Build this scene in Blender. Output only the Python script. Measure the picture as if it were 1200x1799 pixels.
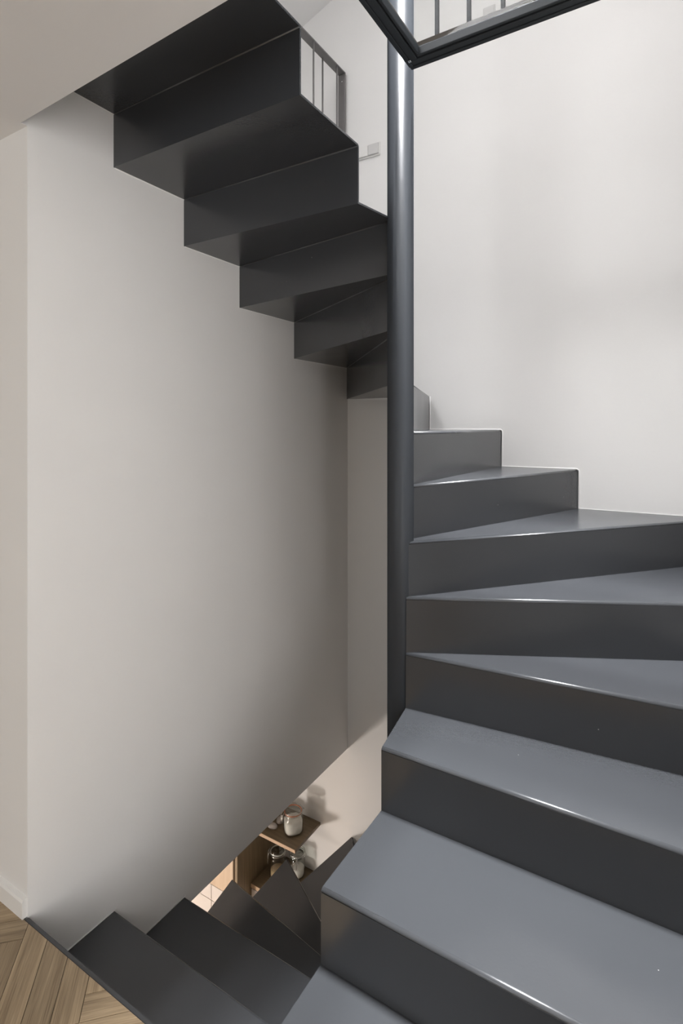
import bpy, bmesh, math, random
from mathutils import Vector, Matrix

for o in list(bpy.data.objects):
    bpy.data.objects.remove(o, do_unlink=True)
scene = bpy.context.scene
COL = scene.collection
random.seed(7)

# ------------------------------------------------------------------ camera
EYE = 1.4378
TH = math.radians(31.586)
cam_d = bpy.data.cameras.new('camera')
cam = bpy.data.objects.new('camera', cam_d)
COL.objects.link(cam)
cam.location = (0, 0, EYE)
cam.rotation_euler = (math.pi / 2, 0, TH)
cam_d.sensor_fit = 'HORIZONTAL'
cam_d.sensor_width = 36.0
cam_d.lens = 36.0 * 961.44 / 1200.0
cam_d.shift_y = (747.95 - 899.5) / 1200.0
cam_d.clip_start = 0.02
scene.camera = cam

# ------------------------------------------------------------------ world, lights, exposure
w = bpy.data.worlds.new('sky'); scene.world = w; w.use_nodes = True
bg = w.node_tree.nodes['Background']
bg.inputs['Color'].default_value = (0.86, 0.92, 1.0, 1)
bg.inputs['Strength'].default_value = 1.2

def area(name, loc, direction, sx, sy, power, color=(1, 1, 1), spread=None):
    L = bpy.data.lights.new(name, 'AREA'); L.shape = 'RECTANGLE'
    L.size = sx; L.size_y = sy; L.energy = power; L.color = color
    if spread: L.spread = spread
    o = bpy.data.objects.new(name, L); COL.objects.link(o)
    o.location = loc
    o.rotation_euler = Vector(direction).to_track_quat('-Z', 'Y').to_euler()
    return o

RZ = EYE + 2.462                                   # roof underside height at u=-1.702
def roof_z(u): return RZ + 0.35 * (u + 1.702)
SK = (-0.95, 0.05, 1.10, 2.04)                        # roof window opening u0,u1,v0,v1
SKZ = roof_z(SK[1]) + 2.60                           # top of the unseen well added to send the light straight down
area('roof_window_daylight', ((SK[0]+SK[1])/2, (SK[2]+SK[3])/2, SKZ - 0.02),
     (0.0, 0.0, -1), SK[1]-SK[0]-0.12, SK[3]-SK[2]-0.12, 124, (0.99, 0.985, 1.0), math.radians(43))
SK2 = (-1.75, -0.65, -1.25, -0.25)                   # added opening for the attic fill, further forward
area('attic_fill_light', ((SK2[0]+SK2[1])/2, (SK2[2]+SK2[3])/2, roof_z((SK2[0]+SK2[1])/2) - 0.01),
     (0.33, 0.0, -0.94), 0.95, 0.85, 85, (0.985, 0.985, 1.0))  # added fill that brightens the attic and the top of the back wall
area('hall_window_daylight', (2.42, -1.40, 1.55), (-1, 0, 0), 1.2, 2.8, 104, (1.0, 0.975, 0.955))
area('rear_fill_light', (-1.6, -3.12, 1.50), (0, 1, 0), 1.6, 1.2, 10, (1.0, 0.965, 0.94))  # added frontal fill for the hall wall and the strip beside the column
area('kitchen_fill_light', (-2.7, 0.6, -0.40), (0, 0, -1), 0.5, 0.5, 20, (1.0, 0.88, 0.79))  # added soft fill for the kitchen in general, no fitting there
kl = bpy.data.lights.new('kitchen_lamp', 'POINT'); kl.energy = 75; kl.color = (1.0, 0.905, 0.83); kl.shadow_soft_size = 0.12
klo = bpy.data.objects.new('kitchen_lamp', kl); COL.objects.link(klo); klo.location = (-2.65, 0.75, -1.45)

vs = scene.view_settings
vs.view_transform = 'Standard'
try: vs.look = 'None'
except Exception: pass
vs.gamma = 1.0; vs.use_curve_mapping = False
vs.exposure = 0.0

# ------------------------------------------------------------------ materials
def new_mat(name):
    m = bpy.data.materials.new(name); m.use_nodes = True
    nt = m.node_tree
    return m, nt, nt.nodes['Principled BSDF']

def paint(name, col, rough=0.6, bump=0.02, scale=60, mottling=0.03, ior=1.45):
    m, nt, b = new_mat(name)
    N = nt.nodes; Lk = nt.links
    tc = N.new('ShaderNodeTexCoord')
    n1 = N.new('ShaderNodeTexNoise'); n1.inputs['Scale'].default_value = 2.5; n1.inputs['Detail'].default_value = 3
    Lk.new(tc.outputs['Object'], n1.inputs['Vector'])
    mix = N.new('ShaderNodeMixRGB')
    mix.inputs[1].default_value = (*[c*(1-mottling) for c in col], 1)
    mix.inputs[2].default_value = (*[min(1, c*(1+mottling)) for c in col], 1)
    Lk.new(n1.outputs['Fac'], mix.inputs[0]); Lk.new(mix.outputs[0], b.inputs['Base Color'])
    n2 = N.new('ShaderNodeTexNoise'); n2.inputs['Scale'].default_value = scale; n2.inputs['Detail'].default_value = 4
    Lk.new(tc.outputs['Object'], n2.inputs['Vector'])
    bp = N.new('ShaderNodeBump'); bp.inputs['Strength'].default_value = bump; bp.inputs['Distance'].default_value = 0.01
    Lk.new(n2.outputs['Fac'], bp.inputs['Height']); Lk.new(bp.outputs[0], b.inputs['Normal'])
    b.inputs['Roughness'].default_value = rough
    b.inputs['IOR'].default_value = ior
    return m

def steel_mat(name, col, rough, ior, flecks=True, bump=0.035):
    m, nt, b = new_mat(name)
    N = nt.nodes; Lk = nt.links
    tc = N.new('ShaderNodeTexCoord')
    n1 = N.new('ShaderNodeTexNoise'); n1.inputs['Scale'].default_value = 5; n1.inputs['Detail'].default_value = 5
    Lk.new(tc.outputs['Object'], n1.inputs['Vector'])
    rr = N.new('ShaderNodeMapRange'); rr.inputs[1].default_value = 0.3; rr.inputs[2].default_value = 0.7
    rr.inputs[3].default_value = rough - 0.02; rr.inputs[4].default_value = rough + 0.02
    Lk.new(n1.outputs['Fac'], rr.inputs[0]); Lk.new(rr.outputs[0], b.inputs['Roughness'])
    b.inputs['Base Color'].default_value = (*col, 1)
    if flecks:                                     # tiny chips and dust grains in the paint
        v = N.new('ShaderNodeTexVoronoi'); v.inputs['Scale'].default_value = 26
        Lk.new(tc.outputs['Object'], v.inputs['Vector'])
        lt = N.new('ShaderNodeMath'); lt.operation = 'LESS_THAN'; lt.inputs[1].default_value = 0.035
        Lk.new(v.outputs['Distance'], lt.inputs[0])
        n3 = N.new('ShaderNodeTexNoise'); n3.inputs['Scale'].default_value = 9
        Lk.new(tc.outputs['Object'], n3.inputs['Vector'])
        gt = N.new('ShaderNodeMath'); gt.operation = 'GREATER_THAN'; gt.inputs[1].default_value = 0.62
        Lk.new(n3.outputs['Fac'], gt.inputs[0])
        mu = N.new('ShaderNodeMath'); mu.operation = 'MULTIPLY'
        Lk.new(lt.outputs[0], mu.inputs[0]); Lk.new(gt.outputs[0], mu.inputs[1])
        mix = N.new('ShaderNodeMixRGB'); mix.inputs[1].default_value = (*col, 1); mix.inputs[2].default_value = (0.32, 0.31, 0.31, 1)
        Lk.new(mu.outputs[0], mix.inputs[0]); Lk.new(mix.outputs[0], b.inputs['Base Color'])
    n2 = N.new('ShaderNodeTexNoise'); n2.inputs['Scale'].default_value = 160; n2.inputs['Detail'].default_value = 2
    Lk.new(tc.outputs['Object'], n2.inputs['Vector'])
    bp = N.new('ShaderNodeBump'); bp.inputs['Strength'].default_value = bump; bp.inputs['Distance'].default_value = 0.004
    Lk.new(n2.outputs['Fac'], bp.inputs['Height']); Lk.new(bp.outputs[0], b.inputs['Normal'])
    b.inputs['IOR'].default_value = ior
    return m

def wood(name, dark, light, along='X', scale=1.0, rough=0.45, per_object=0.25):
    m, nt, b = new_mat(name)
    N = nt.nodes; Lk = nt.links
    tc = N.new('ShaderNodeTexCoord'); oi = N.new('ShaderNodeObjectInfo')
    off = N.new('ShaderNodeVectorMath'); off.operation = 'SCALE'; off.inputs[0].default_value = (13.1, 7.7, 5.3)
    Lk.new(oi.outputs['Random'], off.inputs['Scale'])
    add = N.new('ShaderNodeVectorMath'); add.operation = 'ADD'
    Lk.new(tc.outputs['Object'], add.inputs[0]); Lk.new(off.outputs[0], add.inputs[1])
    mp = N.new('ShaderNodeMapping')
    s = {'X': (3, 55, 55), 'Y': (55, 3, 55), 'Z': (55, 55, 3)}[along]
    mp.inputs['Scale'].default_value = tuple(x*scale for x in s)
    Lk.new(add.outputs[0], mp.inputs['Vector'])
    n1 = N.new('ShaderNodeTexNoise'); n1.inputs['Scale'].default_value = 1.0; n1.inputs['Detail'].default_value = 6; n1.inputs['Roughness'].default_value = 0.65; n1.inputs['Distortion'].default_value = 0.6
    Lk.new(mp.outputs[0], n1.inputs['Vector'])
    mp2 = N.new('ShaderNodeMapping')
    s2 = {'X': (8, 320, 320), 'Y': (320, 8, 320), 'Z': (320, 320, 8)}[along]
    mp2.inputs['Scale'].default_value = tuple(x*scale for x in s2)
    Lk.new(add.outputs[0], mp2.inputs['Vector'])
    n2 = N.new('ShaderNodeTexNoise'); n2.inputs['Scale'].default_value = 1.0; n2.inputs['Detail'].default_value = 3
    Lk.new(mp2.outputs[0], n2.inputs['Vector'])
    av = N.new('ShaderNodeMixRGB'); av.inputs[0].default_value = 0.4
    Lk.new(n1.outputs['Fac'], av.inputs[1]); Lk.new(n2.outputs['Fac'], av.inputs[2])
    cr = N.new('ShaderNodeValToRGB')
    cr.color_ramp.elements[0].position = 0.32; cr.color_ramp.elements[0].color = (*dark, 1)
    cr.color_ramp.elements[1].position = 0.66; cr.color_ramp.elements[1].color = (*light, 1)
    Lk.new(av.outputs[0], cr.inputs[0])
    mr = N.new('ShaderNodeMapRange'); mr.inputs[3].default_value = 1 - per_object; mr.inputs[4].default_value = 1 + per_object
    Lk.new(oi.outputs['Random'], mr.inputs[0])
    sc = N.new('ShaderNodeVectorMath'); sc.operation = 'SCALE'
    Lk.new(cr.outputs[0], sc.inputs[0]); Lk.new(mr.outputs[0], sc.inputs['Scale'])
    Lk.new(sc.outputs[0], b.inputs['Base Color'])
    bp = N.new('ShaderNodeBump'); bp.inputs['Strength'].default_value = 0.12; bp.inputs['Distance'].default_value = 0.003
    Lk.new(av.outputs[0], bp.inputs['Height']); Lk.new(bp.outputs[0], b.inputs['Normal'])
    b.inputs['Roughness'].default_value = rough
    return m

def thin_glass(name, tint=(0.97, 0.985, 0.98), rough=0.0, gl=1.0, ior=1.5, dirt=0.0):
    m = bpy.data.materials.new(name); m.use_nodes = True
    nt = m.node_tree; N = nt.nodes; Lk = nt.links
    for n in list(N): N.remove(n)
    out = N.new('ShaderNodeOutputMaterial')
    tr = N.new('ShaderNodeBsdfTransparent'); tr.inputs[0].default_value = (*tint, 1)
    g = N.new('ShaderNodeBsdfGlossy'); g.inputs['Roughness'].default_value = rough
    lw = N.new('ShaderNodeLayerWeight'); lw.inputs['Blend'].default_value = 0.5
    pw = N.new('ShaderNodeMath'); pw.operation = 'POWER'; pw.inputs[1].default_value = 4.0
    Lk.new(lw.outputs['Facing'], pw.inputs[0])
    mul = N.new('ShaderNodeMath'); mul.operation = 'MULTIPLY_ADD'; mul.inputs[1].default_value = 0.9*gl; mul.inputs[2].default_value = 0.04*gl
    Lk.new(pw.outputs[0], mul.inputs[0])
    mx = N.new('ShaderNodeMixShader')
    Lk.new(mul.outputs[0], mx.inputs[0]); Lk.new(tr.outputs[0], mx.inputs[1]); Lk.new(g.outputs[0], mx.inputs[2])
    last = mx
    if dirt:
        tc = N.new('ShaderNodeTexCoord')
        n = N.new('ShaderNodeTexNoise'); n.inputs['Scale'].default_value = 14; n.inputs['Detail'].default_value = 8; n.inputs['Roughness'].default_value = 0.75
        Lk.new(tc.outputs['Object'], n.inputs['Vector'])
        mr = N.new('ShaderNodeMapRange'); mr.inputs[1].default_value = 0.5; mr.inputs[2].default_value = 0.8; mr.inputs[3].default_value = 0.0; mr.inputs[4].default_value = dirt
        Lk.new(n.outputs['Fac'], mr.inputs[0])
        d = N.new('ShaderNodeBsdfDiffuse'); d.inputs[0].default_value = (0.8, 0.8, 0.8, 1)
        mx2 = N.new('ShaderNodeMixShader'); Lk.new(mr.outputs[0], mx2.inputs[0]); Lk.new(mx.outputs[0], mx2.inputs[1]); Lk.new(d.outputs[0], mx2.inputs[2])
        last = mx2
    Lk.new(last.outputs[0], out.inputs[0])
    return m

def plain(name, col, rough=0.5, metallic=0.0, ior=1.45, noise=0.06, nscale=40):
    m, nt, b = new_mat(name)
    N = nt.nodes; Lk = nt.links
    tc = N.new('ShaderNodeTexCoord')
    n1 = N.new('ShaderNodeTexNoise'); n1.inputs['Scale'].default_value = nscale; n1.inputs['Detail'].default_value = 4
    Lk.new(tc.outputs['Object'], n1.inputs['Vector'])
    mix = N.new('ShaderNodeMixRGB')
    mix.inputs[1].default_value = (*[c*(1-noise) for c in col], 1); mix.inputs[2].default_value = (*[min(1, c*(1+noise)) for c in col], 1)
    Lk.new(n1.outputs['Fac'], mix.inputs[0]); Lk.new(mix.outputs[0], b.inputs['Base Color'])
    b.inputs['Roughness'].default_value = rough; b.inputs['Metallic'].default_value = metallic; b.inputs['IOR'].default_value = ior
    return m

def satin(name, col, rough, amount):
    """eggshell paint: diffuse body with a weak, angle-independent sheen and a fine orange-peel relief"""
    m = bpy.data.materials.new(name); m.use_nodes = True
    nt = m.node_tree; N = nt.nodes; Lk = nt.links
    for n in list(N): N.remove(n)
    out = N.new('ShaderNodeOutputMaterial'); d = N.new('ShaderNodeBsdfDiffuse'); d.inputs[0].default_value = (*col, 1)
    g = N.new('ShaderNodeBsdfGlossy'); g.inputs['Roughness'].default_value = rough
    mx = N.new('ShaderNodeMixShader'); mx.inputs[0].default_value = amount
    tc = N.new('ShaderNodeTexCoord'); n2 = N.new('ShaderNodeTexNoise'); n2.inputs['Scale'].default_value = 160
    Lk.new(tc.outputs['Object'], n2.inputs['Vector'])
    bp = N.new('ShaderNodeBump'); bp.inputs['Strength'].default_value = 0.05; bp.inputs['Distance'].default_value = 0.004
    Lk.new(n2.outputs['Fac'], bp.inputs['Height']); Lk.new(bp.outputs[0], g.inputs['Normal'])
    Lk.new(d.outputs[0], mx.inputs[1]); Lk.new(g.outputs[0], mx.inputs[2]); Lk.new(mx.outputs[0], out.inputs[0])
    return m

M = {}
M['white'] = paint('white wall paint', (0.80, 0.79, 0.775), 0.62, 0.03, 70)
M['ceiling'] = paint('white ceiling paint', (0.79, 0.78, 0.77), 0.7, 0.02, 70)
M['skirting'] = paint('white skirting lacquer', (0.80, 0.79, 0.77), 0.4, 0.01, 90)
M['steel'] = steel_mat('anthracite satin paint on steel', (0.0395, 0.0422, 0.0465), 0.24, 1.62)
M['pole'] = satin('anthracite paint on column', (0.038, 0.042, 0.048), 0.36, 0.026)
M['baluster'] = steel_mat('matt dark paint on balusters', (0.030, 0.032, 0.035), 0.6, 1.45, False, 0.01)
M['frame'] = satin('anthracite paint on glass floor frame', (0.034, 0.038, 0.042), 0.38, 0.018)
M['rail'] = steel_mat('grey paint on railing', (0.16, 0.152, 0.15), 0.38, 1.5, False, 0.02)
M['parquet'] = wood('oak parquet', (0.19, 0.132, 0.075), (0.50, 0.375, 0.235), 'X', 1.0, 0.42, 0.20)
M['joint'] = plain('dark parquet joint', (0.03, 0.022, 0.015), 0.9)
M['oak_x'] = wood('oak veneer along shelf', (0.11, 0.080, 0.046), (0.205, 0.153, 0.094), 'X', 1.0, 0.5, 0.03)
M['oak_z'] = wood('oak veneer upright', (0.16, 0.115, 0.066), (0.30, 0.222, 0.136), 'Z', 1.0, 0.5, 0.03)
M['edge'] = wood('pale oak edge band', (0.42, 0.28, 0.17), (0.56, 0.40, 0.27), 'X', 1.0, 0.5, 0.03)
M['pale_z'] = wood('pale oak veneer door', (0.46, 0.34, 0.23), (0.58, 0.45, 0.33), 'Z', 1.0, 0.5, 0.03)
M['lacquer'] = plain('cream cabinet lacquer', (0.58, 0.53, 0.49), 0.35, 0, 1.45, 0.02)
M['sealant'] = plain('white joint sealant', (0.83, 0.82, 0.81), 0.35, 0, 1.45, 0.02)
M['plastic'] = plain('white switch plastic', (0.78, 0.77, 0.75), 0.3, 0, 1.45, 0.01)
M['plastic_grey'] = plain('pale grey switch plastic', (0.62, 0.61, 0.60), 0.3, 0, 1.45, 0.01)
M['floor_glass'] = thin_glass('floor glass', (0.988, 0.992, 0.99), 0.02, 0.30, 1.45, 0.012)
M['jar_glass'] = thin_glass('jar glass', (0.955, 0.965, 0.955), 0.03, 0.9, 1.5)
M['window_glass'] = thin_glass('window glass', (0.95, 0.97, 0.97), 0.0, 1.0, 1.5)
M['wire'] = plain('galvanised wire', (0.60, 0.59, 0.57), 0.25, 1.0)
M['rubber_red'] = plain('orange rubber seal', (0.50, 0.16, 0.075), 0.5)
M['rubber_pale'] = plain('pale rubber seal', (0.55, 0.56, 0.53), 0.5)
M['salt'] = plain('white salt', (0.85, 0.82, 0.79), 0.9, 0, 1.3, 0.15, 200)
M['grain'] = plain('beige grain', (0.48, 0.35, 0.21), 0.9, 0, 1.3, 0.3, 260)
M['stone'] = plain('pale grey pebble', (0.42, 0.39, 0.37), 0.8, 0, 1.4, 0.35, 45)
M['bolt'] = plain('bright bolt', (0.6, 0.6, 0.6), 0.25, 1.0)
M['kitchen_floor'] = plain('warm kitchen floor', (0.40, 0.32, 0.24), 0.5)

# ------------------------------------------------------------------ helpers
def link(name, me, mat, parent=None, kind=None):
    o = bpy.data.objects.new(name, me); COL.objects.link(o)
    if mat is not None:
        me.materials.clear(); me.materials.append(mat)
    if parent is not None: o.parent = parent
    if kind: o['kind'] = kind
    return o

def tag(o, label, cat=None, group=None):
    o['label'] = label
    if cat: o['category'] = cat
    if group: o['group'] = group
    return o

def thing(name, label, cat, loc=(0, 0, 0), group=None):
    o = bpy.data.objects.new(name, None); COL.objects.link(o)
    o.location = loc; o.empty_display_size = 0.05
    return tag(o, label, cat, group)

def bm_box(bm, x0, x1, y0, y1, z0, z1):
    vs_ = [bm.verts.new(p) for p in ((x0,y0,z0),(x1,y0,z0),(x1,y1,z0),(x0,y1,z0),(x0,y0,z1),(x1,y0,z1),(x1,y1,z1),(x0,y1,z1))]
    for f in ((3,2,1,0),(4,5,6,7),(0,1,5,4),(1,2,6,5),(2,3,7,6),(3,0,4,7)):
        bm.faces.new([vs_[i] for i in f])

def finish(bm, name, smooth=False):
    bmesh.ops.recalc_face_normals(bm, faces=bm.faces)
    me = bpy.data.meshes.new(name); bm.to_mesh(me); bm.free()
    if smooth:
        for p in me.polygons: p.use_smooth = True
    return me

def box(name, x0, x1, y0, y1, z0, z1, mat, parent=None, kind=None, bevel=0.0, centre=False):
    """box in world/parent space; origin at its base centre when centre=True"""
    cx = cy = cz = 0
    if centre: cx, cy, cz = (x0+x1)/2, (y0+y1)/2, z0
    bm = bmesh.new(); bm_box(bm, x0-cx, x1-cx, y0-cy, y1-cy, z0-cz, z1-cz)
    if bevel: bmesh.ops.bevel(bm, geom=list(bm.edges), offset=bevel, segments=2, affect='EDGES', profile=0.5)
    o = link(name, finish(bm, name), mat, parent, kind)
    o.location = (cx, cy, cz)
    return o

def prism(name, poly, z0, z1, mat, parent=None, kind=None):
    bm = bmesh.new()
    n = len(poly)
    lo = [bm.verts.new((p[0], p[1], z0)) for p in poly]; hi = [bm.verts.new((p[0], p[1], z1)) for p in poly]
    bm.faces.new(lo[::-1]); bm.faces.new(hi)
    for i in range(n): bm.faces.new((lo[i], lo[(i+1) % n], hi[(i+1) % n], hi[i]))
    return link(name, finish(bm, name), mat, parent, kind)

def bm_tube(bm, path, r, seg=8, closed=False):
    path = [Vector(p) for p in path]
    rings = []
    n = len(path)
    up = Vector((0.13, 0.21, 0.97)).normalized()
    for i, p in enumerate(path):
        a = path[(i-1) % n] if (closed or i > 0) else p
        b = path[(i+1) % n] if (closed or i < n-1) else p
        t = (b - a).normalized()
        x = t.cross(up)
        if x.length < 1e-3: x = t.cross(Vector((1, 0, 0)))
        x.normalize(); y = t.cross(x)
        rings.append([bm.verts.new(p + r*(math.cos(2*math.pi*k/seg)*x + math.sin(2*math.pi*k/seg)*y)) for k in range(seg)])
    rng = range(n) if closed else range(n-1)
    for i in rng:
        A, B = rings[i], rings[(i+1) % n]
        for k in range(seg): bm.faces.new((A[k], A[(k+1) % seg], B[(k+1) % seg], B[k]))
    if not closed:
        bm.faces.new(rings[0][::-1]); bm.faces.new(rings[-1])

def tube(name, path, r, mat, parent=None, seg=8, closed=False):
    bm = bmesh.new(); bm_tube(bm, path, r, seg, closed)
    return link(name, finish(bm, name, True), mat, parent)

def lathe(name, prof, mat, parent=None, seg=32, square=0.0, closed_profile=False):
    """prof: list of (r, z).  square>0 pulls the section towards a rounded square where r is large"""
    bm = bmesh.new(); rings = []
    for r, z in prof:
        ring = []
        for k in range(seg):
            a = 2*math.pi*k/seg
            f = 1.0
            if square:
                e = 2 + square*6
                f = (abs(math.cos(a))**e + abs(math.sin(a))**e) ** (-1/e)
                f = 1 + (f-1)*0.75
            ring.append(bm.verts.new((r*f*math.cos(a), r*f*math.sin(a), z)))
        rings.append(ring)
    for A, B in zip(rings, rings[1:]):
        for k in range(seg): bm.faces.new((A[k], A[(k+1) % seg], B[(k+1) % seg], B[k]))
    if closed_profile:
        A, B = rings[-1], rings[0]
        for k in range(seg): bm.faces.new((A[k], A[(k+1) % seg], B[(k+1) % seg], B[k]))
    else:
        bm.faces.new(rings[0][::-1]); bm.faces.new(rings[-1])
    return link(name, finish(bm, name, True), mat, parent)

# ------------------------------------------------------------------ plan dimensions
R = 0.17718                 # riser height
UL, VB, UR = -1.6, 2.668, 0.14        # left wall, back wall, right wall
UF = -4.0                   # far left
ZU = 15*R                   # upper floor
ZL = -15*R                  # kitchen floor
CEIL = EYE + 0.8655         # ceiling underside of the middle storey
FLOOR = 0.02                # top of the parquet
POLE = (-0.78, 1.64); PR = 0.0435

# ------------------------------------------------------------------ setting
box('wall_back', UF-0.1, 2.6, VB, VB+0.15, ZL, 6.0, M['white'], kind='structure')
box('wall_left', UL-0.05, UL, 0.871, VB, -0.397, CEIL, M['white'], kind='structure')
box('wall_hall', UF, UL-0.05, 0.871, 0.92, 0.0, CEIL, M['white'], kind='structure')
box('wall_right', UR, UR+0.12, 0.70, VB, ZL, 5.2, M['white'], kind='structure')
box('wall_side', UR+0.12, 2.5, 0.70, 0.80, ZL, 5.2, M['white'], kind='structure')
box('wall_outer_left', UF-0.1, UF, -3.2, VB, ZL, 6.0, M['white'], kind='structure')
RX0, RX1, RZ0, RZ1 = -2.45, -0.75, 0.85, 2.15
rear = bmesh.new()
bm_box(rear, UF-0.1, RX0, -3.35, -3.2, ZL, 6.0); bm_box(rear, RX1, 2.6, -3.35, -3.2, ZL, 6.0)
bm_box(rear, RX0, RX1, -3.35, -3.2, ZL, RZ0); bm_box(rear, RX0, RX1, -3.35, -3.2, RZ1, 6.0)
link('wall_rear', finish(rear, 'wall_rear'), M['white'], kind='structure')
rf = bmesh.new(); t = 0.06
bm_box(rf, RX0, RX0+t, -3.31, -3.24, RZ0, RZ1); bm_box(rf, RX1-t, RX1, -3.31, -3.24, RZ0, RZ1)
bm_box(rf, RX0+t, RX1-t, -3.31, -3.24, RZ0, RZ0+t); bm_box(rf, RX0+t, RX1-t, -3.31, -3.24, RZ1-t, RZ1)
win4 = link('fill_window_4', finish(rf, 'fill_window_4'), M['skirting'], kind='structure')  # unseen window added to go with the rear fill light
box('pane', RX0+t, RX1-t, -3.279, -3.271, RZ0+t, RZ1-t, M['window_glass'], win4)
# right-hand outer wall of the hall with its window opening
WV0, WV1, WZ0, WZ1 = -2.85, 0.05, 0.90, 2.2
ow = bmesh.new()
bm_box(ow, 2.5, 2.65, -3.2, WV0, ZL, 6.0); bm_box(ow, 2.5, 2.65, WV1, 0.8, ZL, 6.0)
bm_box(ow, 2.5, 2.65, WV0, WV1, ZL, WZ0); bm_box(ow, 2.5, 2.65, WV0, WV1, WZ1, 6.0)
link('wall_outer_right', finish(ow, 'wall_outer_right'), M['white'], kind='structure')
wf = bmesh.new(); t = 0.06
bm_box(wf, 2.54, 2.61, WV0, WV0+t, WZ0, WZ1); bm_box(wf, 2.54, 2.61, WV1-t, WV1, WZ0, WZ1)
bm_box(wf, 2.54, 2.61, WV0+t, WV1-t, WZ0, WZ0+t); bm_box(wf, 2.54, 2.61, WV0+t, WV1-t, WZ1-t, WZ1)
win1 = link('window_1', finish(wf, 'window_1'), M['skirting'], kind='structure')
box('pane', 2.571, 2.579, WV0+t, WV1-t, WZ0+t, WZ1-t, M['window_glass'], win1)

# ceiling over the hall (its edge bounds the stair void), slab beside the void, middle floor slab
prism('ceiling', [(UF, -3.2), (2.5, -3.2), (2.5, 0.80), (UR, 0.80), (-0.78, 0.827), (UL, 0.852), (UL, 0.871), (UF, 0.871)],
      CEIL, ZU-0.02, M['ceiling'], kind='structure')
prism('floor_upper', [(UF, 0.871), (UL, 0.871), (UL, VB), (UF, VB)], CEIL, ZU, M['white'], kind='structure')
prism('floor_slab', [(UF, -3.2), (2.5, -3.2), (2.5, 0.70), (UR, 0.70), (UR, 0.859), (UL-0.05, 0.859), (UL-0.05, VB), (UF, VB)],
      -0.354, 0.0, M['white'], kind='structure')
box('floor_kitchen', UF, 2.5, -3.2, VB, ZL-0.1, ZL, M['kitchen_floor'], kind='structure')
# sloping roof with an opening for the roof window
def roof_piece(bm, u0, u1, v0, v1, t=0.12):
    q = [(u0, v0), (u1, v0), (u1, v1), (u0, v1)]
    lo = [bm.verts.new((a, b, roof_z(a))) for a, b in q]; hi = [bm.verts.new((a, b, roof_z(a)+t)) for a, b in q]
    bm.faces.new(lo[::-1]); bm.faces.new(hi)
    for i in range(4): bm.faces.new((lo[i], lo[(i+1) % 4], hi[(i+1) % 4], hi[i]))
rb = bmesh.new()
roof_piece(rb, UF, SK[0], SK[2], VB); roof_piece(rb, SK[1], 2.5, SK[2], VB); roof_piece(rb, SK[0], SK[1], SK[3], VB)
roof_piece(rb, UF, 2.5, SK2[3], SK[2]); roof_piece(rb, UF, 2.5, -3.2, SK2[2])
roof_piece(rb, UF, SK2[0], SK2[2], SK2[3]); roof_piece(rb, SK2[1], 2.5, SK2[2], SK2[3])
link('ceiling_sloped', finish(rb, 'ceiling_sloped'), M['ceiling'], kind='structure')
wl = bmesh.new()                                    # unseen shaft, added to steer the roof daylight onto the treads
for (a, b, c, d) in ((SK[0]-0.06, SK[0], SK[2]-0.06, SK[3]+0.06), (SK[1], SK[1]+0.06, SK[2]-0.06, SK[3]+0.06), (SK[0], SK[1], SK[2]-0.06, SK[2]), (SK[0], SK[1], SK[3], SK[3]+0.06)):
    bm_box(wl, a, b, c, d, roof_z(SK[0])+0.02, SKZ)
link('added_lightwell', finish(wl, 'added_lightwell'), M['ceiling'], kind='structure')
rw = bmesh.new()
for (a, b, c, d) in ((SK[0]-0.06, SK[1]+0.06, SK[2]-0.06, SK[2]+0.05), (SK[0]-0.06, SK[1]+0.06, SK[3]-0.05, SK[3]+0.06), (SK[0]-0.06, SK[0]+0.05, SK[2]+0.05, SK[3]-0.05), (SK[1]-0.05, SK[1]+0.06, SK[2]+0.05, SK[3]-0.05)):
    bm_box(rw, a, b, c, d, SKZ, SKZ+0.05)
win2 = link('window_2', finish(rw, 'window_2'), M['skirting'], kind='structure')

r3 = bmesh.new()
for (a, b, c, d) in ((SK2[0], SK2[1], SK2[2], SK2[2]+0.06), (SK2[0], SK2[1], SK2[3]-0.06, SK2[3]), (SK2[0], SK2[0]+0.06, SK2[2]+0.06, SK2[3]-0.06), (SK2[1]-0.06, SK2[1], SK2[2]+0.06, SK2[3]-0.06)):
    q = [(a, c), (b, c), (b, d), (a, d)]
    lo = [r3.verts.new((x, y, roof_z(x)+0.06)) for x, y in q]; hi = [r3.verts.new((x, y, roof_z(x)+0.11)) for x, y in q]
    r3.faces.new(lo[::-1]); r3.faces.new(hi)
    for i in range(4): r3.faces.new((lo[i], lo[(i+1) % 4], hi[(i+1) % 4], hi[i]))
link('fill_window_3', finish(r3, 'fill_window_3'), M['skirting'], kind='structure')  # frame of the roof opening added for the attic fill

# skirting board on the hall wall
sk = bmesh.new()
y1 = 0.871; y0 = y1-0.014; h = 0.052
prof = [(y1, FLOOR), (y0, FLOOR), (y0, FLOOR+h-0.006), (y0+0.003, FLOOR+h), (y1, FLOOR+h+0.003)]
A = [sk.verts.new((UF, a, b)) for a, b in prof]; B = [sk.verts.new((UL-0.002, a, b)) for a, b in prof]
sk.faces.new(A); sk.faces.new(B[::-1])
for i in range(5): sk.faces.new((A[i], A[(i+1) % 5], B[(i+1) % 5], B[i]))
link('baseboard_hall', finish(sk, 'baseboard_hall'), M['skirting'], kind='structure')

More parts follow.
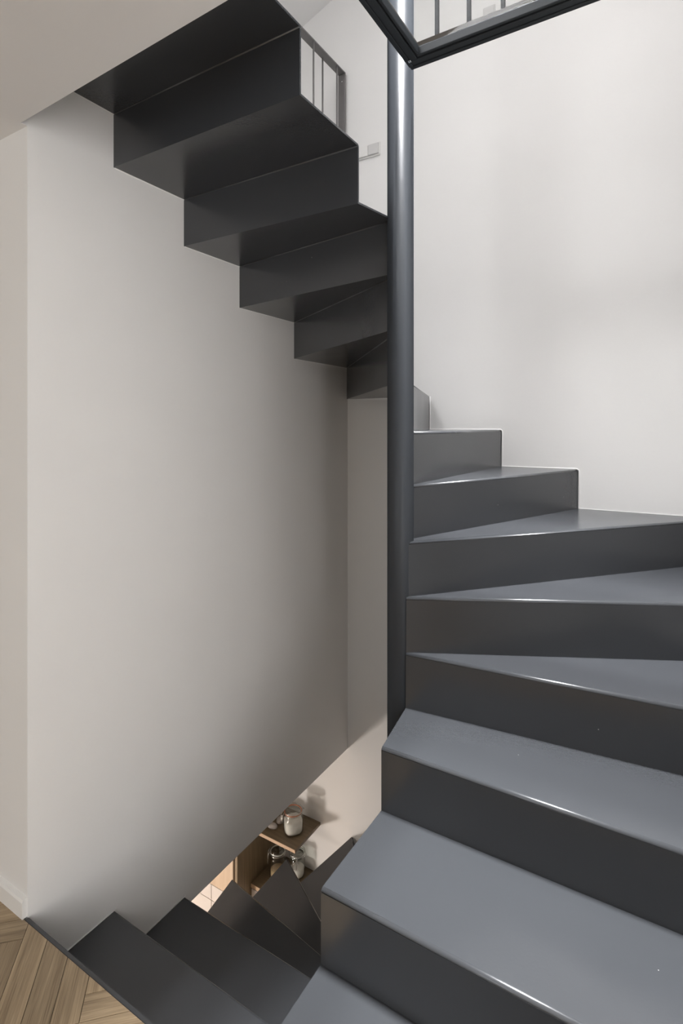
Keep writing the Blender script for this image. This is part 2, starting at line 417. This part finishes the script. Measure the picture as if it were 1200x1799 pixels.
# ------------------------------------------------------------------ herringbone floor
floor = box('floor', UF, 2.5, -3.2, 0.859, 0.0, 0.006, M['joint'], kind='structure')
W = 0.0667; NP = 7; GAP = 0.0007
C2 = Vector((-1.259, 0.827))
bx = Vector((1, 1)).normalized(); by = Vector((-1, 1)).normalized()      # across / along the first plank direction
def clip(poly, ymax):
    out = []
    for i, p in enumerate(poly):
        q = poly[(i+1) % len(poly)]
        if p[1] <= ymax: out.append(p)
        if (p[1] <= ymax) != (q[1] <= ymax):
            t = (ymax-p[1])/(q[1]-p[1]); out.append((p[0]+t*(q[0]-p[0]), ymax))
    return out
def plank_mesh(poly):
    bm = bmesh.new()
    lo = [bm.verts.new((p[0], p[1], 0)) for p in poly]; mid = [bm.verts.new((p[0], p[1], 0.0133)) for p in poly]
    c = Vector((sum(p[0] for p in poly)/len(poly), sum(p[1] for p in poly)/len(poly)))
    hi = []
    for p in poly:
        d = (c-Vector(p)); d = d.normalized()*0.0006 if d.length > 0 else d
        hi.append(bm.verts.new((p[0]+d.x, p[1]+d.y, 0.014)))
    n = len(poly)
    bm.faces.new(hi)
    for i in range(n):
        j = (i+1) % n
        bm.faces.new((lo[i], lo[j], mid[j], mid[i])); bm.faces.new((mid[i], mid[j], hi[j], hi[i]))
    return finish(bm, 'plank')
L0 = NP*W
full_poly = [(GAP, GAP), (L0-GAP, GAP), (L0-GAP, W-GAP), (GAP, W-GAP)]
full_mesh = plank_mesh(full_poly); full_mesh.materials.append(M['parquet'])
VMAX = 0.861
cnt = 0
for st in range(-12, 13):
    for i in range(-60, 61):
        for kind in (0, 1):
            # integer herringbone cell in (across, along) units, strand offset (-NP, NP)*st
            if kind == 0: X, Y, wx, wy = i, i, 1, NP
            else: X, Y, wx, wy = i+1, i, NP, 1
            X += -NP*st; Y += NP*st
            o2 = C2 + (X-1)*W*bx + (Y-1)*W*by          # C2 is cell corner (1,1)
            if kind == 0:                               # long side runs along by
                org = o2 + W*bx; ang = math.atan2(by.y, by.x)
            else:
                org = o2; ang = math.atan2(bx.y, bx.x)
            ca, sa = math.cos(ang), math.sin(ang)
            wp = [(org.x+ca*p[0]-sa*p[1], org.y+sa*p[0]+ca*p[1]) for p in full_poly]
            cx = sum(p[0] for p in wp)/4; cy = sum(p[1] for p in wp)/4
            if not (-2.45 < cx < 0.55 and -0.75 < cy): continue
            if min(p[1] for p in wp) > VMAX-0.004: continue
            if max(p[1] for p in wp) <= VMAX: me = full_mesh
            else:
                cp = clip(wp, VMAX)
                if len(cp) < 3: continue
                loc = [((p[0]-org.x)*ca+(p[1]-org.y)*sa, -(p[0]-org.x)*sa+(p[1]-org.y)*ca) for p in cp]
                me = plank_mesh(loc); me.materials.append(M['parquet'])
            o = bpy.data.objects.new('plank', me); COL.objects.link(o)
            o.parent = floor; o.location = (org.x, org.y, 0.006); o.rotation_euler = (0, 0, ang)
            cnt += 1
# the rest of the hall floor, out of sight behind the camera
rest = bmesh.new()
bm_box(rest, UF, -2.7, -3.2, 0.861, 0.006, 0.0195); bm_box(rest, -2.7, 2.5, -3.2, -1.0, 0.006, 0.0195); bm_box(rest, 0.8, 2.5, -1.0, 0.70, 0.006, 0.0195)
link('parquet_field', finish(rest, 'parquet_field'), M['parquet'], floor)['kind'] = 'stuff'

# ------------------------------------------------------------------ folded steel stairs
TP = 0.006; NR = 0.009
II = {1: (-0.712, 0.760), 2: (-0.712, 1.066), 3: (-0.712, 1.372), 4: (-0.745, 1.6055), 5: (-0.745, 1.609), 6: (-0.748, 1.612),
      7: (-0.752, 1.672), 8: (-0.760, 1.680), 9: (-0.776, 1.682), 10: (-0.782, 1.677), 11: (-0.795, 1.669), 12: (-0.806, 1.645),
      13: (-0.837, 1.464), 14: (-0.837, 1.160), 15: (-0.837, 0.867)}
OO = {1: (UR, 0.760), 2: (UR, 1.066), 3: (UR, 1.372), 4: (UR, 1.681), 5: (UR, 2.066), 6: (UR, VB),
      7: (-0.384, VB), 8: (-0.729, VB), 9: (-1.103, VB), 10: (UL, VB), 11: (UL, 2.166), 12: (UL, 1.774), 13: (UL, 1.464), 14: (UL, 1.160), 15: (UL, 0.867)}

def stair(name, label, shift, ks, outer_extra=None):
    root = thing(name, label, 'staircase', (POLE[0], POLE[1], min(ks)*R + shift*R))
    z_base = root.location.z
    ox, oy = POLE
    Oc = dict(OO)
    if outer_extra: Oc.update(outer_extra)
    def line(k):
        I = Vector(II[k]); O = Vector(Oc[k]); d = (O-I).normalized()
        back = Vector((-d.y, d.x))              # towards the higher steps: left of the inner->outer direction
        return I, O, back
    def pts(k, off, z):
        I, O, b = line(k)
        a = I + b*off; c = O + b*off
        return Vector((a.x-ox, a.y-oy, z)), Vector((c.x-ox, c.y-oy, z))
    for k in ks:
        zt = (k+shift)*R - z_base
        # riser
        bm = bmesh.new()
        zb = zt-R-TP*0.0
        rows = [pts(k, 0, zb), pts(k, 0, zt-NR), pts(k, TP, zt-NR), pts(k, TP, zb)]
        rv = [(bm.verts.new(a), bm.verts.new(c)) for a, c in rows]
        for i in range(4):
            j = (i+1) % 4; bm.faces.new((rv[i][0], rv[i][1], rv[j][1], rv[j][0]))
        bm.faces.new([v[0] for v in rv]); bm.faces.new([v[1] for v in rv][::-1])
        link('riser', finish(bm, 'riser'), M['steel'], root)
        if k+1 not in II: continue
        # tread with its rounded nose
        bm = bmesh.new()
        seg = 6
        rows = []
        for s in range(seg+1):
            a = math.pi/2*s/seg
            rows.append(pts(k, NR-NR*math.cos(a), zt-NR+NR*math.sin(a)))
        rows.append(pts(k+1, 0.0 + TP, zt))
        rows.append(pts(k+1, 0.0 + TP, zt-TP))
        ri = NR-TP
        for s in range(3):
            a = math.pi/2*(2-s)/2
            rows.append(pts(k, NR-ri*math.cos(a), zt-NR+ri*math.sin(a)))
        rv = [(bm.verts.new(a), bm.verts.new(c)) for a, c in rows]
        n = len(rv)
        fs = []
        for i in range(n):
            j = (i+1) % n; fs.append(bm.faces.new((rv[i][0], rv[i][1], rv[j][1], rv[j][0])))
        bm.faces.new([v[0] for v in rv]); bm.faces.new([v[1] for v in rv][::-1])
        bmesh.ops.recalc_face_normals(bm, faces=bm.faces)
        me = bpy.data.meshes.new('tread'); bm.to_mesh(me); bm.free()
        for p in me.polygons:
            if p.index < seg or (seg+2 < p.index < n): p.use_smooth = True
        link('tread', me, M['steel'], root)
    return root

stair('folded_steel_staircase', 'dark anthracite folded steel winder staircase rising around the round column', 0, list(range(1, 16)))
UX = UL-0.047
stair('folded_steel_staircase', 'dark anthracite steel stair flight descending to the kitchen below the parquet floor', -15, list(range(4, 16)),
      {10: (-1.565, VB), 11: (UX, 2.173), 12: (UX, 1.780)})

for st in [o for o in bpy.data.objects if o.name == 'folded_steel_staircase.001']:
    ex = st.location
    bmt = bmesh.new(); bm_box(bmt, UL+0.001-ex.x, UR-ex.x, 0.8612-ex.y, 0.8735-ex.y, -0.03-ex.z, 0.0185-ex.z)
    bmesh.ops.bevel(bmt, geom=list(bmt.edges), offset=0.0015, segments=2, affect='EDGES')
    link('edge_trim', finish(bmt, 'edge_trim'), M['steel'], st)

# ------------------------------------------------------------------ column
col = thing('steel_column', 'round dark grey steel column standing between the two stair flights', 'column', (POLE[0], POLE[1], ZL))
bm = bmesh.new()
bmesh.ops.create_cone(bm, cap_ends=True, segments=64, radius1=PR, radius2=PR, depth=roof_z(POLE[0])-ZL)
bmesh.ops.translate(bm, verts=bm.verts, vec=(0, 0, (roof_z(POLE[0])-ZL)/2))
shaft = link('shaft', finish(bm, 'shaft', True), M['pole'], col)
for p in shaft.data.polygons:
    if len(p.vertices) > 4: p.use_smooth = False
bm = bmesh.new(); bmesh.ops.create_cone(bm, cap_ends=True, segments=40, radius1=0.10, radius2=0.10, depth=0.012)
bmesh.ops.translate(bm, verts=bm.verts, vec=(0, 0, 0.006)); link('base_plate', finish(bm, 'base_plate'), M['pole'], col)

# ------------------------------------------------------------------ glass floor
HB = EYE + 1.1516
GX0, GY1 = -0.735, 1.628
gf = thing('glass_floor', 'walk-on glass floor panel in a dark steel frame above the stairs', 'glass floor', ((GX0+UR)/2, 1.2, HB))
def gpart(name, x0, x1, y0, y1, z0, z1, mat, bev=0.0015):
    bm = bmesh.new()
    lx, ly, lz = gf.location
    bm_box(bm, x0-lx, x1-lx, y0-ly, y1-ly, z0-lz, z1-lz)
    if bev: bmesh.ops.bevel(bm, geom=list(bm.edges), offset=bev, segments=2, affect='EDGES', profile=0.5)
    return link(name, finish(bm, name), mat, gf)
y_near = 0.835
# outer angle bar: flange below, upright outside, then an inner glazing bar set back behind a shadow gap
gpart('frame_bar', GX0, UR-0.002, GY1-0.012, GY1+0.002, HB, HB+0.056, M['frame'])
gpart('flange', GX0+0.0125, UR-0.002, GY1-0.035, GY1-0.0128, HB+0.003, HB+0.012, M['frame'])
gpart('glazing_bar', GX0+0.037, UR-0.002, GY1-0.047, GY1-0.0375, HB+0.006, HB+0.034, M['frame'], 0.003)
gpart('frame_bar', GX0-0.002, GX0+0.012, y_near, GY1-0.0125, HB, HB+0.056, M['frame'])
gpart('flange', GX0+0.0128, GX0+0.035, y_near, GY1-0.0355, HB+0.003, HB+0.012, M['frame'])
gpart('glazing_bar', GX0+0.0375, GX0+0.047, y_near, GY1-0.0475, HB+0.006, HB+0.034, M['frame'], 0.003)
gpart('packer', GX0+0.014, UR-0.002, GY1-0.036, GY1-0.0125, HB+0.0125, HB+0.0555, M['joint'], 0)
gpart('packer', GX0+0.0125, GX0+0.036, y_near, GY1-0.037, HB+0.0125, HB+0.0555, M['joint'], 0)
g = gpart('glass_pane', GX0+0.0365, UR-0.004, y_near, GY1-0.0365, HB+0.035, HB+0.055, M['floor_glass'], 0)
tag(g, 'slightly scratched clear floor glass')
gpart('bolt', GX0+0.010, GX0+0.020, GY1-0.052, GY1-0.042, HB-0.006, HB, M['bolt'], 0.002)

# railing on the far edge of the glass floor
r2 = thing('baluster_railing', 'dark baluster railing on the upper floor, seen through the glass floor', 'railing', (-0.3, 1.645, ZU-0.02))
def rpart(root, name, x0, x1, y0, y1, z0, z1, mat, bev=0.001):
    bm = bmesh.new(); lx, ly, lz = root.location
    bm_box(bm, x0-lx, x1-lx, y0-ly, y1-ly, z0-lz, z1-lz)
    if bev: bmesh.ops.bevel(bm, geom=list(bm.edges), offset=bev, segments=1, affect='EDGES')
    return link(name, finish(bm, name), mat, root)
rpart(r2, 'handrail', -0.70, UR-0.003, 1.632, 1.672, ZU+0.86, ZU+0.87, M['baluster'])
for i in range(8):
    u = -0.656 + 0.105*i
    rpart(r2, 'baluster', u-0.006, u+0.006, 1.644, 1.656, HB+0.02, ZU+0.86, M['baluster'])

# railing along the left edge of the void
ZT = EYE + 2.0
r1 = thing('baluster_railing', 'grey flat-bar railing with thin round balusters above the top stair treads', 'railing', (-1.627, 1.7, ZU))
rpart(r1, 'handrail', -1.648, -1.603, 0.95, 2.652, ZT-0.008, ZT, M['rail'])
po = rpart(r1, 'post', -1.648, -1.603, 2.644, 2.652, ZU, ZT-0.008, M['rail'])
rpart(r1, 'post', -1.648, -1.603, 0.95, 0.958, ZU, ZT-0.008, M['rail'])
for i in range(7):
    v = 2.569 - 0.229*i
    if v > 1.0:
        tube('baluster', [(-1.609+1.627, v-1.7, 0), (-1.609+1.627, v-1.7, ZT-0.008-ZU)], 0.0048, M['rail'], r1, 10)
    v = 2.475 - 0.229*i
    if v > 1.0:
        tube('baluster', [(-1.642+1.627, v-1.7, 0), (-1.642+1.627, v-1.7, ZT-0.008-ZU)], 0.0048, M['rail'], r1, 10)
bmx = bmesh.new(); bmesh.ops.create_uvsphere(bmx, u_segments=12, v_segments=8, radius=0.004)
bo = link('bolt', finish(bmx, 'bolt', True), M['bolt'], po); bo.location = (-1.622+1.627, 2.6435-1.7, ZT-0.05-ZU)

# ------------------------------------------------------------------ switch plates on the back wall, upper storey
sw = thing('wall_socket', 'white double socket plate on the back wall behind the top treads', 'socket', (-1.457, VB, EYE+1.485))
def spart(root, name, x0, x1, y0, y1, z0, z1, mat, bev=0.002):
    bm = bmesh.new(); bm_box(bm, x0, x1, y0, y1, z0, z1)
    if bev: bmesh.ops.bevel(bm, geom=list(bm.edges), offset=bev, segments=2, affect='EDGES')
    return link(name, finish(bm, name), mat, root)
spart(sw, 'back_plate', -0.075, 0.068, -0.008, 0, 0, 0.072, M['plastic'])
spart(sw, 'rocker', -0.068, -0.004, -0.016, -0.0082, 0.008, 0.066, M['plastic'])
spart(sw, 'rocker', -0.002, 0.062, -0.016, -0.0082, 0.008, 0.066, M['plastic_grey'])
sw2 = thing('wall_socket', 'small grey socket plate on the back wall seen through the glass floor', 'socket', (-0.788, VB, EYE+1.985))
spart(sw2, 'back_plate', -0.030, 0.030, -0.008, 0, 0, 0.07, M['plastic_grey'])
spart(sw2, 'rocker', -0.024, 0.024, -0.013, -0.0082, 0.008, 0.062, M['plastic_grey'])

# ------------------------------------------------------------------ kitchen below: shelf unit, cabinet, jars, pebbles
SH1 = EYE - 2.323; SH2 = EYE - 2.627
su = thing('wall_shelf', 'oak upper wall shelf with pale edge band in the kitchen below', 'shelf', (-1.96, VB, SH1-0.018))
def kpart(root, name, x0, x1, y0, y1, z0, z1, mat, bev=0.0):
    bm = bmesh.new(); lx, ly, lz = root.location
    bm_box(bm, x0-lx, x1-lx, y0-ly, y1-ly, z0-lz, z1-lz)
    if bev: bmesh.ops.bevel(bm, geom=list(bm.edges), offset=bev, segments=2, affect='EDGES')
    return link(name, finish(bm, name), mat, root)
kpart(su, 'board', -2.088, -1.785, 2.419, VB-0.001, SH1-0.018, SH1, M['oak_x'], 0.0006)
kpart(su, 'edge_band', -2.088, -1.785, 2.4165, 2.4188, SH1-0.018, SH1-0.0003, M['edge'])
sl = thing('wall_shelf', 'oak lower shelf with pale edge band under the upper shelf', 'shelf', (-1.96, VB, SH2-0.022))
kpart(sl, 'board', -2.088, -1.70, 2.405, VB-0.001, SH2-0.022, SH2, M['oak_x'], 0.0006)
kpart(sl, 'edge_band', -2.088, -1.70, 2.4025, 2.4048, SH2-0.022, SH2-0.0003, M['edge'])
tc = thing('kitchen_cabinet', 'tall oak-sided kitchen cabinet with pale oak door and cream drawers', 'cabinet', (-2.4, 2.46, ZL))
kpart(tc, 'side_panel', -2.108, -2.0905, 2.292, VB-0.001, ZL, CEIL-2.75, M['oak_z'], 0.0006)
kpart(tc, 'carcass', -2.70, -2.110, 2.300, VB-0.001, ZL, CEIL-2.75, M['lacquer'])
kpart(tc, 'door', -2.70, -2.112, 2.280, 2.298, SH2+0.001, CEIL-2.75, M['pale_z'], 0.001)
for (a, b) in ((-2.70, -2.2795), (-2.2765, -2.112)):
    z = SH2-0.002
    for hgt in (0.088, 0.30, 0.30):
        kpart(tc, 'drawer', a, b, 2.280, 2.298, z-hgt, z, M['lacquer'], 0.001); z -= hgt+0.003
bc = thing('kitchen_cabinet', 'cream low kitchen cabinet under the lower oak shelf', 'cabinet', (-1.9, 2.53, ZL))
kpart(bc, 'carcass', -2.086, -1.70, 2.425, VB-0.001, ZL, SH2-0.0225, M['lacquer'])
kpart(bc, 'door', -2.086, -1.895, 2.405, 2.4245, ZL+0.1, SH2-0.03, M['lacquer'], 0.001)
kpart(bc, 'door', -1.892, -1.70, 2.405, 2.4245, ZL+0.1, SH2-0.03, M['lacquer'], 0.001)

def jar(label, loc, r, h, fill, fill_mat, seal_mat, rot, square=0.0):
    t = thing('clip_top_jar', label, 'jar', loc, 'clip-top glass jars on the kitchen shelves')
    t.rotation_euler = (0, 0, rot)
    nb = r*0.80
    zs = h*0.70                                     # shoulder
    outer = [(r*0.80, 0), (r*0.96, 0.006), (r, 0.016), (r, zs-0.012), (r*0.97, zs), (nb+0.003, zs+0.012), (nb, zs+0.02), (nb, h*0.86)]
    bm_prof = outer + [(nb-0.003, h*0.86), (nb-0.003, zs+0.02), (r-0.004, zs-0.014), (r-0.004, 0.016), (r*0.8, 0.005)]
    lathe('body', bm_prof, M['jar_glass'], t, 36, square)
    top = h*fill
    lathe('contents', [(r*0.76, 0.0055), (r-0.006, 0.018), (r-0.006, top-0.004), (r*0.7, top), (r*0.2, top+0.004)], fill_mat, t, 28, square)
    def ring(name, rr, z, tr, mat):
        return tube(name, [(rr*math.cos(2*math.pi*k/32), rr*math.sin(2*math.pi*k/32), z) for k in range(32)], tr, mat, t, 8, True)
    ring('neck_ring', nb+0.003, h*0.80, 0.0045, M['jar_glass'])
    ring('seal', nb+0.004, h*0.875, 0.0032, seal_mat)
    lid = lathe('lid', [(nb+0.006, h*0.885), (nb+0.008, h*0.90), (nb+0.007, h*0.955), (nb+0.002, h*0.985), (nb-0.006, h), (nb-0.010, h*0.975), (nb-0.012, h*0.945), (0.001, h*0.935)], M['jar_glass'], t, 36)
    # wire bail: collar round the neck, loop over the lid rim, lever with handle loop at the front
    bm = bmesh.new(); wr = 0.0016
    bm_tube(bm, [((nb+0.009)*math.cos(2*math.pi*k/32), (nb+0.009)*math.sin(2*math.pi*k/32), h*0.835) for k in range(32)], wr, 6, True)
    bm_tube(bm, [((nb+0.010)*math.cos(2*math.pi*k/32), (nb+0.010)*math.sin(2*math.pi*k/32), h*0.93) for k in range(32)], wr, 6, True)
    f = r+0.010
    bm_tube(bm, [(-0.012, -(nb+0.009), h*0.93), (-0.012, -f, h*0.80), (-0.011, -f-0.002, h*0.62), (-0.009, -f, h*0.50), (0.009, -f, h*0.50), (0.011, -f-0.002, h*0.62), (0.012, -f, h*0.80), (0.012, -(nb+0.009), h*0.93)], wr, 6)
    bm_tube(bm, [(-0.016, -f+0.001, h*0.72), (0.016, -f+0.001, h*0.72)], wr*1.4, 6)
    bm_tube(bm, [(-0.006, nb+0.010, h*0.82), (-0.006, nb+0.018, h*0.88), (0.006, nb+0.018, h*0.88), (0.006, nb+0.010, h*0.94)], wr, 6)
    link('wire_clip', finish(bm, 'wire_clip', True), M['wire'], t)
    return t

jar('squat clip-top glass jar of white salt with an orange seal on the upper shelf', (-1.878, 2.525, SH1), 0.056, 0.135, 0.55, M['salt'], M['rubber_red'], math.radians(-40), 0.25)
jar('tall clip-top glass jar of beige grain on the lower shelf beside the oak panel', (-1.985, 2.520, SH2), 0.047, 0.175, 0.30, M['grain'], M['rubber_pale'], math.radians(-50))
jar('clip-top glass jar partly hidden behind the pointed black stair tread', (-1.895, 2.590, SH2), 0.045, 0.150, 0.35, M['salt'], M['rubber_pale'], math.radians(20))

def pebble(label, loc, sx, sy, sz, rot):
    bm = bmesh.new(); bmesh.ops.create_icosphere(bm, subdivisions=3, radius=1.0)
    rnd = random.Random(hash(label) % 1000 if False else len(label))
    ph = [rnd.uniform(0, 6) for _ in range(6)]
    for v in bm.verts:
        p = v.co.copy()
        k = 1 + 0.07*math.sin(2.3*p.x+ph[0]) + 0.06*math.sin(3.1*p.y+ph[1]) + 0.05*math.sin(4.2*p.z+ph[2]+2*p.x)
        v.co = Vector((p.x*sx*k, p.y*sy*k, max(p.z*sz*k, -0.9*sz) + 0.9*sz))
    o = link('pebble', finish(bm, 'pebble', True), M['stone'])
    o.location = loc; o.rotation_euler = (0, 0, rot)
    return tag(o, label, 'pebble', 'pebbles on the upper shelf')
pebble('pale rounded pebble nearest the shelf edge, left of the salt jar', (-1.992, 2.486, SH1), 0.030, 0.020, 0.014, 0.3)
pebble('pale pebble behind the other one, left of the salt jar', (-1.985, 2.545, SH1), 0.020, 0.034, 0.016, 0.1)

# ------------------------------------------------------------------ white sealant beads where the steel meets the plaster
def bead(pts_, name='trim_1', r=0.0028):
    tube_o = tube(name, pts_, r, M['sealant'], None, 6); tube_o['kind'] = 'structure'; return tube_o
def zig(ks, wall):
    out = []
    for k in ks:
        z = k*R
        O = OO[k]; O2 = OO[k+1]
        if wall == 'back':
            out += [(O[0]+0.0, VB-0.001, z-R), (O[0], VB-0.001, z), (O2[0], VB-0.001, z)]
    return out
bead([(UR, VB-0.001, 6*R+0.001), (OO[7][0]+0.004, VB-0.001, 6*R+0.001), (OO[7][0]+0.003, VB-0.001, 7*R-0.004), (OO[7][0]-0.004, VB-0.001, 7*R+0.002),
      (OO[8][0]+0.004, VB-0.001, 7*R+0.001), (OO[8][0]+0.003, VB-0.001, 8*R-0.004), (OO[8][0]-0.004, VB-0.001, 8*R+0.002),
      (OO[9][0]+0.004, VB-0.001, 8*R+0.001), (OO[9][0]+0.003, VB-0.001, 9*R-0.004)], 'trim_1')
pl = []
for k in (9, 10, 11, 12, 13, 14):
    z = k*R-TP-0.001
    a = OO[k]; b = OO[k+1]
    pl += [(UL+0.001, a[1]+0.001 if k > 9 else VB-0.002, z), (UL+0.001, b[1]+TP-0.001+0.008, z)]
    if k < 14: pl += [(UL+0.001, b[1]+TP-0.002+0.008, z+0.004)]
pl2 = []
for k in (10, 11, 12, 13, 14):
    v = OO[k][1]-0.001
    pl2 += [(UL+0.001, v, (k-1)*R-TP-0.001), (UL+0.001, v, k*R-TP-0.001)]
bead(pl2 + [(UL+0.001, 0.86, 14*R-TP-0.001)], 'trim_2', 0.002)
pl3 = []
for k in (15, 14, 13):
    v = OO[k][1]
    pl3 += [(UL+0.001, v+0.002 if k < 15 else v+0.006, (k-16)*R+0.001), (UL+0.001, OO[k-1][1]+0.002, (k-16)*R+0.001)]
bead(pl3[:4], 'trim_3', 0.002)
